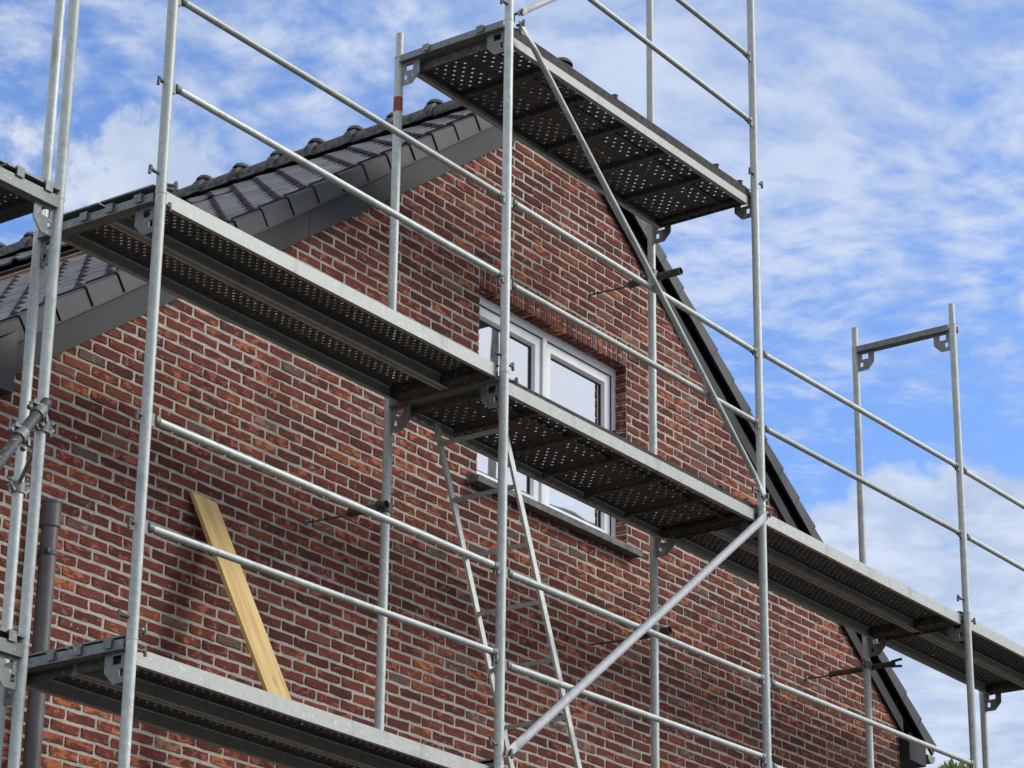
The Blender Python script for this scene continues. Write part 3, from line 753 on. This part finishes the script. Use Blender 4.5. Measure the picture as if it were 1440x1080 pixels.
wide_deck(S[1], S[2], -.020, 'wide hatch deck of the middle level passing in front of the white window')
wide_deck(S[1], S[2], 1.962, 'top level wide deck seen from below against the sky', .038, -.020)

# ladder
ld = thing('ladder', 'narrow metal ladder leaning from the lowest level up to the middle deck', 'ladder', (2.80, .43, -.06))
tp = Vector((0, 0, 0)); bt = Vector((.80, 0, -1.90))
for yy in (-.205, .205):
    s = MB(); s.bar(tp+Vector((0, yy, 0)), bt+Vector((0, yy, 0)), .016, .034, (0, 1, 0)); s.build('stile', M['galv'], ld)
for k in range(7):
    c_ = tp.lerp(bt, (k*.278+.10)/1.90)
    s = MB(); s.bar(c_+Vector((0, -.196, 0)), c_+Vector((0, .196, 0)), .026, .022, (1, 0, .3)); s.build('rung', M['galv_deck'], ld)

# wall ties with couplers
def coupler(t, at, axis='z', r=TR):
    s = MB(); a_ = Vector(at); ax = Vector({'z': (0,0,1), 'y': (0,1,0), 'x': (1,0,0)}[axis]) if isinstance(axis, str) else Vector(axis).normalized()
    s.tube(a_-ax*.024, a_+ax*.024, r+.007, 14); 
    sd = ax.cross(Vector((0, 1, 0))) if abs(ax.y) < .9 else Vector((1, 0, 0)); sd.normalize()
    for q in (-1, 1):
        s.bar(a_+sd*(r+.004)*q-ax*.018, a_+sd*(r+.030)*q+ax*.004, .030, .012)
        s.tube(a_+sd*(r+.022)*q-ax*.030, a_+sd*(r+.022)*q+ax*.030, .0062, 8); s.tube(a_+sd*(r+.022)*q+ax*.024, a_+sd*(r+.022)*q+ax*.038, .0125, 6)
    s.build('coupler', M['galv_dull'], t)
def tie(x, z, dx, y0, y1, label, r=.0235, fork=False, red=False, yw=WY):
    t = thing('wall_tie', label, 'wall tie', (x, IY, z), 'ties from the inner standards to the wall')
    s = MB(); s.tube((dx, y0-IY, 0), (dx, y1-IY, 0), r, 14, True, None, True)
    s.build('tube', M['iron'] if not red else M['iron'], t)
    coupler(t, (0, 0, 0), 'z'); coupler(t, (dx, .035, 0), 'y', r)
    s = MB(); s.path([(dx, y1-IY-.02, 0), (dx-.004, y1-IY+.05, -.010), (dx-.012, yw-IY-.03, -.004), (dx-.012, yw-IY+.01, -.004)], .0055, 8)
    s.add([], []); s.build('eye_bolt', M['iron'], t)
    s = MB(); s.tube((dx-.012, yw-IY-.006, -.004), (dx-.012, yw-IY-.001, -.004), .016, 10); s.build('washer', M['galv_dull'], t)
    s = MB(); s.bar((dx, y1-IY-.01, .024), (dx, y1-IY-.01, -.040), .012, .010); s.build('clamp_bolt', M['galv_dull'], t)
    if fork:
        s = MB(); s.bar((dx, y0-IY+.02, .016), (dx+.002, y0-IY-.055, .024), .012, .014); s.bar((dx, y0-IY+.02, -.016), (dx-.002, y0-IY-.055, -.024), .012, .014); s.build('fork', M['iron'], t)
    if red:
        s = MB(); s.tube((dx, .14, 0), (dx, .20, 0), r+.0012, 14); s.build('red_band', M['red'], t)
    return t
tie(SX[1], -.585, -.050, .69, .93, 'short wall tie with hollow tube end above the plank rail')
tie(SX[2], 1.625, .055, .56, .93, 'wall tie beside the right end of the top deck, dark tube against sky')
tie(SX[2], -.615, .052, .66, .93, 'wall tie behind the thick pale brace below the window sill')
tie(SX[3], -.235, .050, .56, 1.04, 'long dark wall tie with forked end and red band below the far deck', .019, True, True)

# leaning plank
pk = thing('wooden_plank', 'fresh yellow pine plank leaning against the brick wall on the lowest deck', 'plank', (1.70, .60, -2.015))
tl, tr_ = Vector((1.572, 1.183, -.683)), Vector((1.752, 1.183, -.690)); bl, br = Vector((1.700, .60, -2.015)), Vector((1.872, .60, -2.015))
nn = (tr_-tl).cross(bl-tl).normalized(); nn = nn if nn.y > 0 else -nn
th_ = nn*.020
vs = [p_-pk.location for p_ in (bl, br, tr_, tl, bl+th_, br+th_, tr_+th_, tl+th_)]
ax_z = (tl-bl).normalized(); ax_x = (br-bl).normalized(); ax_y = ax_z.cross(ax_x).normalized(); ax_x = ax_y.cross(ax_z)
RM = Matrix((ax_x, ax_y, ax_z))     # rows: world->local
s = MB(); s.add([RM @ v for v in vs], [(0,1,2,3),(7,6,5,4),(0,4,5,1),(1,5,6,2),(2,6,7,3),(3,7,4,0)])
o = s.build('board', M['plank'], pk); o.rotation_euler = RM.transposed().to_euler()

# ------------------------------------------------------------------ side scaffold at the left corner
SXL, SYL = -.268, .345
def side_frame(zt, zb, label):
    t = thing('side_scaffold_frame', label, 'scaffold frame', (SXL, SYL, zt), 'frames of the side scaffold along the eaves')
    for xx in (0, -IY):
        s = MB(); s.tube((xx, 0, zb-zt+.001), (xx, 0, 0), TR, 18); s.tube((xx, 0, -.006), (xx, 0, .001), TR+.0018, 18)
        s.build('standard', M['galv'], t)
    s = MB(); s.box((-IY+.022, -.026, -.058), (-.022, -.021, -.002)); s.box((-IY+.022, .021, -.058), (-.022, .026, -.002)); s.box((-IY+.022, -.0205, -.058), (-.022, .0205, -.053))
    s.build('transom', M['galv_dull'], t)
    for sg in (1, -1):
        g2 = MB(); gusset(g2, sg); g2.v = [(-v[1], v[0], v[2]-.012) for v in g2.v]; g2.f = [tuple(reversed(q)) for q in g2.f]; g2.build('gusset_plate', M['galv_dull'], t)
    return t
side_frame(-.041, -2.041, 'side scaffold frame at the left picture edge, between the two deck levels')
side_frame(-2.041, GZ, 'side scaffold frame at the lower left corner under the left deck')
side_frame(1.96, -.041, 'side scaffold frame rising to the top left corner of the picture')
def side_deck(z, label, x0):
    t = thing('side_deck', label, 'scaffold deck', (x0, SYL+.035, z), 'side scaffold decks')
    W_ = .316
    s = perf_plate(0, W_, .0, 2.4, 0, .034, .034, .0062, lambda i, j, nx, ny: 0 < i < nx-1 and 3 < j < ny-2 and (i+j) % 3 != 0); s.build('perforated_plate', M['steel_dark'], t)
    for xx in (0, W_-.003):
        s = MB(); s.box((xx, 0, -.066), (xx+.003, 2.4, -.0005)); s.build('side_rail', M['galv_dull'], t)
    s = MB(); s.box((.004, 0, -.060), (W_-.004, .05, -.001)); s.build('end_cap', M['steel_dark'], t)
    s = MB(); s.box((0, -.060, -.004), (W_, 0, .006)); s.build('end_lip', M['galv_dull'], t)
    for xx in (.07, .24):
        s = MB(); s.box((xx-.021, -.070, -.004), (xx+.021, -.0605, .010)); s.box((xx-.021, -.070, -.036), (xx+.021, -.064, -.0045)); s.build('claw', M['galv_dull'], t)
side_deck(-.012, 'deck end of the side scaffold at left edge, nearer the house, roof level', -.60)
side_deck(-.012, 'deck end of the side scaffold at left edge, away from the house, roof level', -.93)
side_deck(-2.012, 'lower deck end of the side scaffold at bottom left corner, nearer the house', -.60)
side_deck(-2.012, 'lower deck end of the side scaffold at bottom left corner, away from the house', -.93)
# raking tube coupled to both corner standards
tb = thing('raking_tube', 'dark scaffold tube with two couplers tying the corner standards together', 'scaffold tube', (-.300, .30, -1.05))
p0, p1 = Vector((.0, -.012, .045)), Vector((-.52, -.10, -.62))
s = MB(); s.tube(p0, p1, TR+.001, 16, True, None, True); s.build('tube', M['iron'], tb)
coupler(tb, (.040, .041, -.045), 'z', TR); coupler(tb, p0.lerp(p1, .09), (p1-p0).normalized(), TR+.001)
coupler(tb, (.300, .435, -.16), 'z', TR); coupler(tb, p0.lerp(p1, .30), (p1-p0).normalized(), TR+.001)
s = MB(); s.path([(.06, .05, -.05), (.16, .22, -.10), (.27, .40, -.15)], .010, 8); s.build('linkage', M['galv_dull'], tb)

# ------------------------------------------------------------------ garden tree whose tip shows at the lower right
TX, TY, TZ = 13.05, 2.9, .46
tree = thing('garden_tree', 'pale green leafy tree tip showing beside the far right standard', 'tree', (TX, TY, GZ))
s = MB(); s.tube((0, 0, 0), (.05, .02, 3.2), .11, 10, True, .07); s.tube((.05, .02, 3.2), (0, 0, TZ-GZ-.3), .07, 8, True, .012)
rt = random.Random(4)
for k in range(16):
    z = rt.uniform(2.2, 6.2); a_ = rt.uniform(0, 6.28); l_ = (7.1-z)*.30
    s.tube((.03, 0, z), (.03+l_*math.cos(a_), l_*math.sin(a_), z+l_*.8), .025, 6, True, .006)
s.build('trunk', M['bark'], tree)
s = MB()
def leaf(c_, ln, wd):
    d = Vector((rt.gauss(0, 1), rt.gauss(0, 1), rt.gauss(.5, .6))).normalized(); q = d.cross(Vector((rt.gauss(0, 1), rt.gauss(0, 1), rt.gauss(0, 1)))).normalized(); nn = d.cross(q)
    c_ = Vector(c_)
    s.add([c_, c_+d*ln*.5+q*wd/2+nn*.006, c_+d*ln, c_+d*ln*.5-q*wd/2+nn*.006, c_+d*ln*.5-nn*.004], [(0,1,4),(1,2,4),(2,3,4),(3,0,4)])
for k in range(5200):
    h = rt.random()**.8; z = 2.0+(TZ-GZ-2.0)*h; rr_ = (1-h)**.6*1.45*math.sqrt(rt.random())+.02; a_ = rt.uniform(0, 6.28)
    if math.sin(a_*3+z*2.1)*.5+math.sin(z*5+a_)*.3 < -.35: continue
    leaf((rr_*math.cos(a_)-.0, rr_*math.sin(a_), z), rt.uniform(.09, .15), rt.uniform(.04, .07))
cr_ = s.build('crown', M['leaf'], tree); cr_['kind'] = 'stuff'

# ------------------------------------------------------------------ bricks and tiles: the ones that show largest are objects of their own
bpy.context.view_layer.update(); dg = bpy.context.evaluated_depsgraph_get()
def px_of(p_):
    d = p_-CAM; k = 3873.3/d.dot(F); return 720+k*d.dot(R), 540-k*d.dot(U), d.length
def seen(p_, margin=8):
    u_, v_, ln = px_of(p_)
    if not (-margin < u_ < 1440+margin and -margin < v_ < 1080+margin): return False
    d = (p_-CAM).normalized(); hit, loc, *_ = scene.ray_cast(dg, CAM, d, distance=ln-.03)
    return not hit
order = sorted(range(len(full)), key=lambda i: (Vector((full[i][0], WY, full[i][1]))-CAM).length)
own = []
for i in order:
    if len(own) >= 300: break
    if seen(Vector((full[i][0], WY-.004, full[i][1]))): own.append(i)
own_s = set(own)
for i in own:
    o = link('brick', variants[i % 14], house, (full[i][0], WY, full[i][1])); o.matrix_parent_inverse = Matrix.Translation(-HP)
def seed_attr(me, seeds):
    at = me.attributes.new('seed', 'FLOAT', 'FACE'); at.data.foreach_set('value', seeds)
bm_, seeds = MB(), []
rs = random.Random(11)
def put(cx_, cz_, w_, h_):
    n0 = len(bm_.f); brick_mesh(bm_, cx_, cz_, w_, h_, rs, rs.uniform(-.001, .003), WY, rs.uniform(-.03, .03)); sv = rs.random(); seeds.extend([sv]*(len(bm_.f)-n0))
for i, (x, z) in enumerate(full):
    if i not in own_s: put(x, z, BX-JT-rs.uniform(0, .004), BZ-JT-rs.uniform(-.001, .003))
for x, z, w_ in cut: put(x, z, w_, BZ-JT-rs.uniform(-.001, .003))
o = hp(bm_, 'brickwork', M['brick']); seed_attr(o.data, seeds); o['kind'] = 'stuff'

# tiles
def tile_c(x, y, right=False): return slope_matrix(x, y, right) @ Vector((.1, .1, .02))
order = sorted(range(len(tiles)), key=lambda i: (tile_c(*tiles[i])-CAM).length)
own = []
for i in order:
    if len(own) >= 300: break
    if seen(tile_c(*tiles[i])) or seen(slope_matrix(*tiles[i]) @ Vector((.0, .05, .05))): own.append(i)
own_s = set(own)
for i in own:
    o = link('roof_tile', tvar[i % 6], house); o.matrix_parent_inverse = Matrix.Translation(-HP); o.matrix_basis = slope_matrix(*tiles[i])
tmb, seeds = MB(), []
def put_tile(x, y, right):
    mt = slope_matrix(x, y, right); tb_ = tile_mesh(rs); n0 = len(tmb.f)
    fs = tb_.f if not right else [tuple(reversed(f)) for f in tb_.f]
    tmb.v_off = len(tmb.v); tmb.v += [tuple(mt @ Vector(v)) for v in tb_.v]
    for f, sm in zip(fs, tb_.s): tmb.f.append(tuple(q+tmb.v_off for q in f)); tmb.s.append(sm); tmb.m.append(0)
    sv = rs.uniform(-.12, .2); seeds.extend([sv]*(len(tmb.f)-n0))
for i, t_ in enumerate(tiles):
    if i not in own_s: put_tile(*t_, False)
for t_ in rtiles: put_tile(*t_, True)
o = hp(tmb, 'roof_tiling', M['tile']); seed_attr(o.data, seeds); o['kind'] = 'stuff'
print('bricks', len(full), 'cut', len(cut), 'tiles', len(tiles), 'own tiles', len(own))
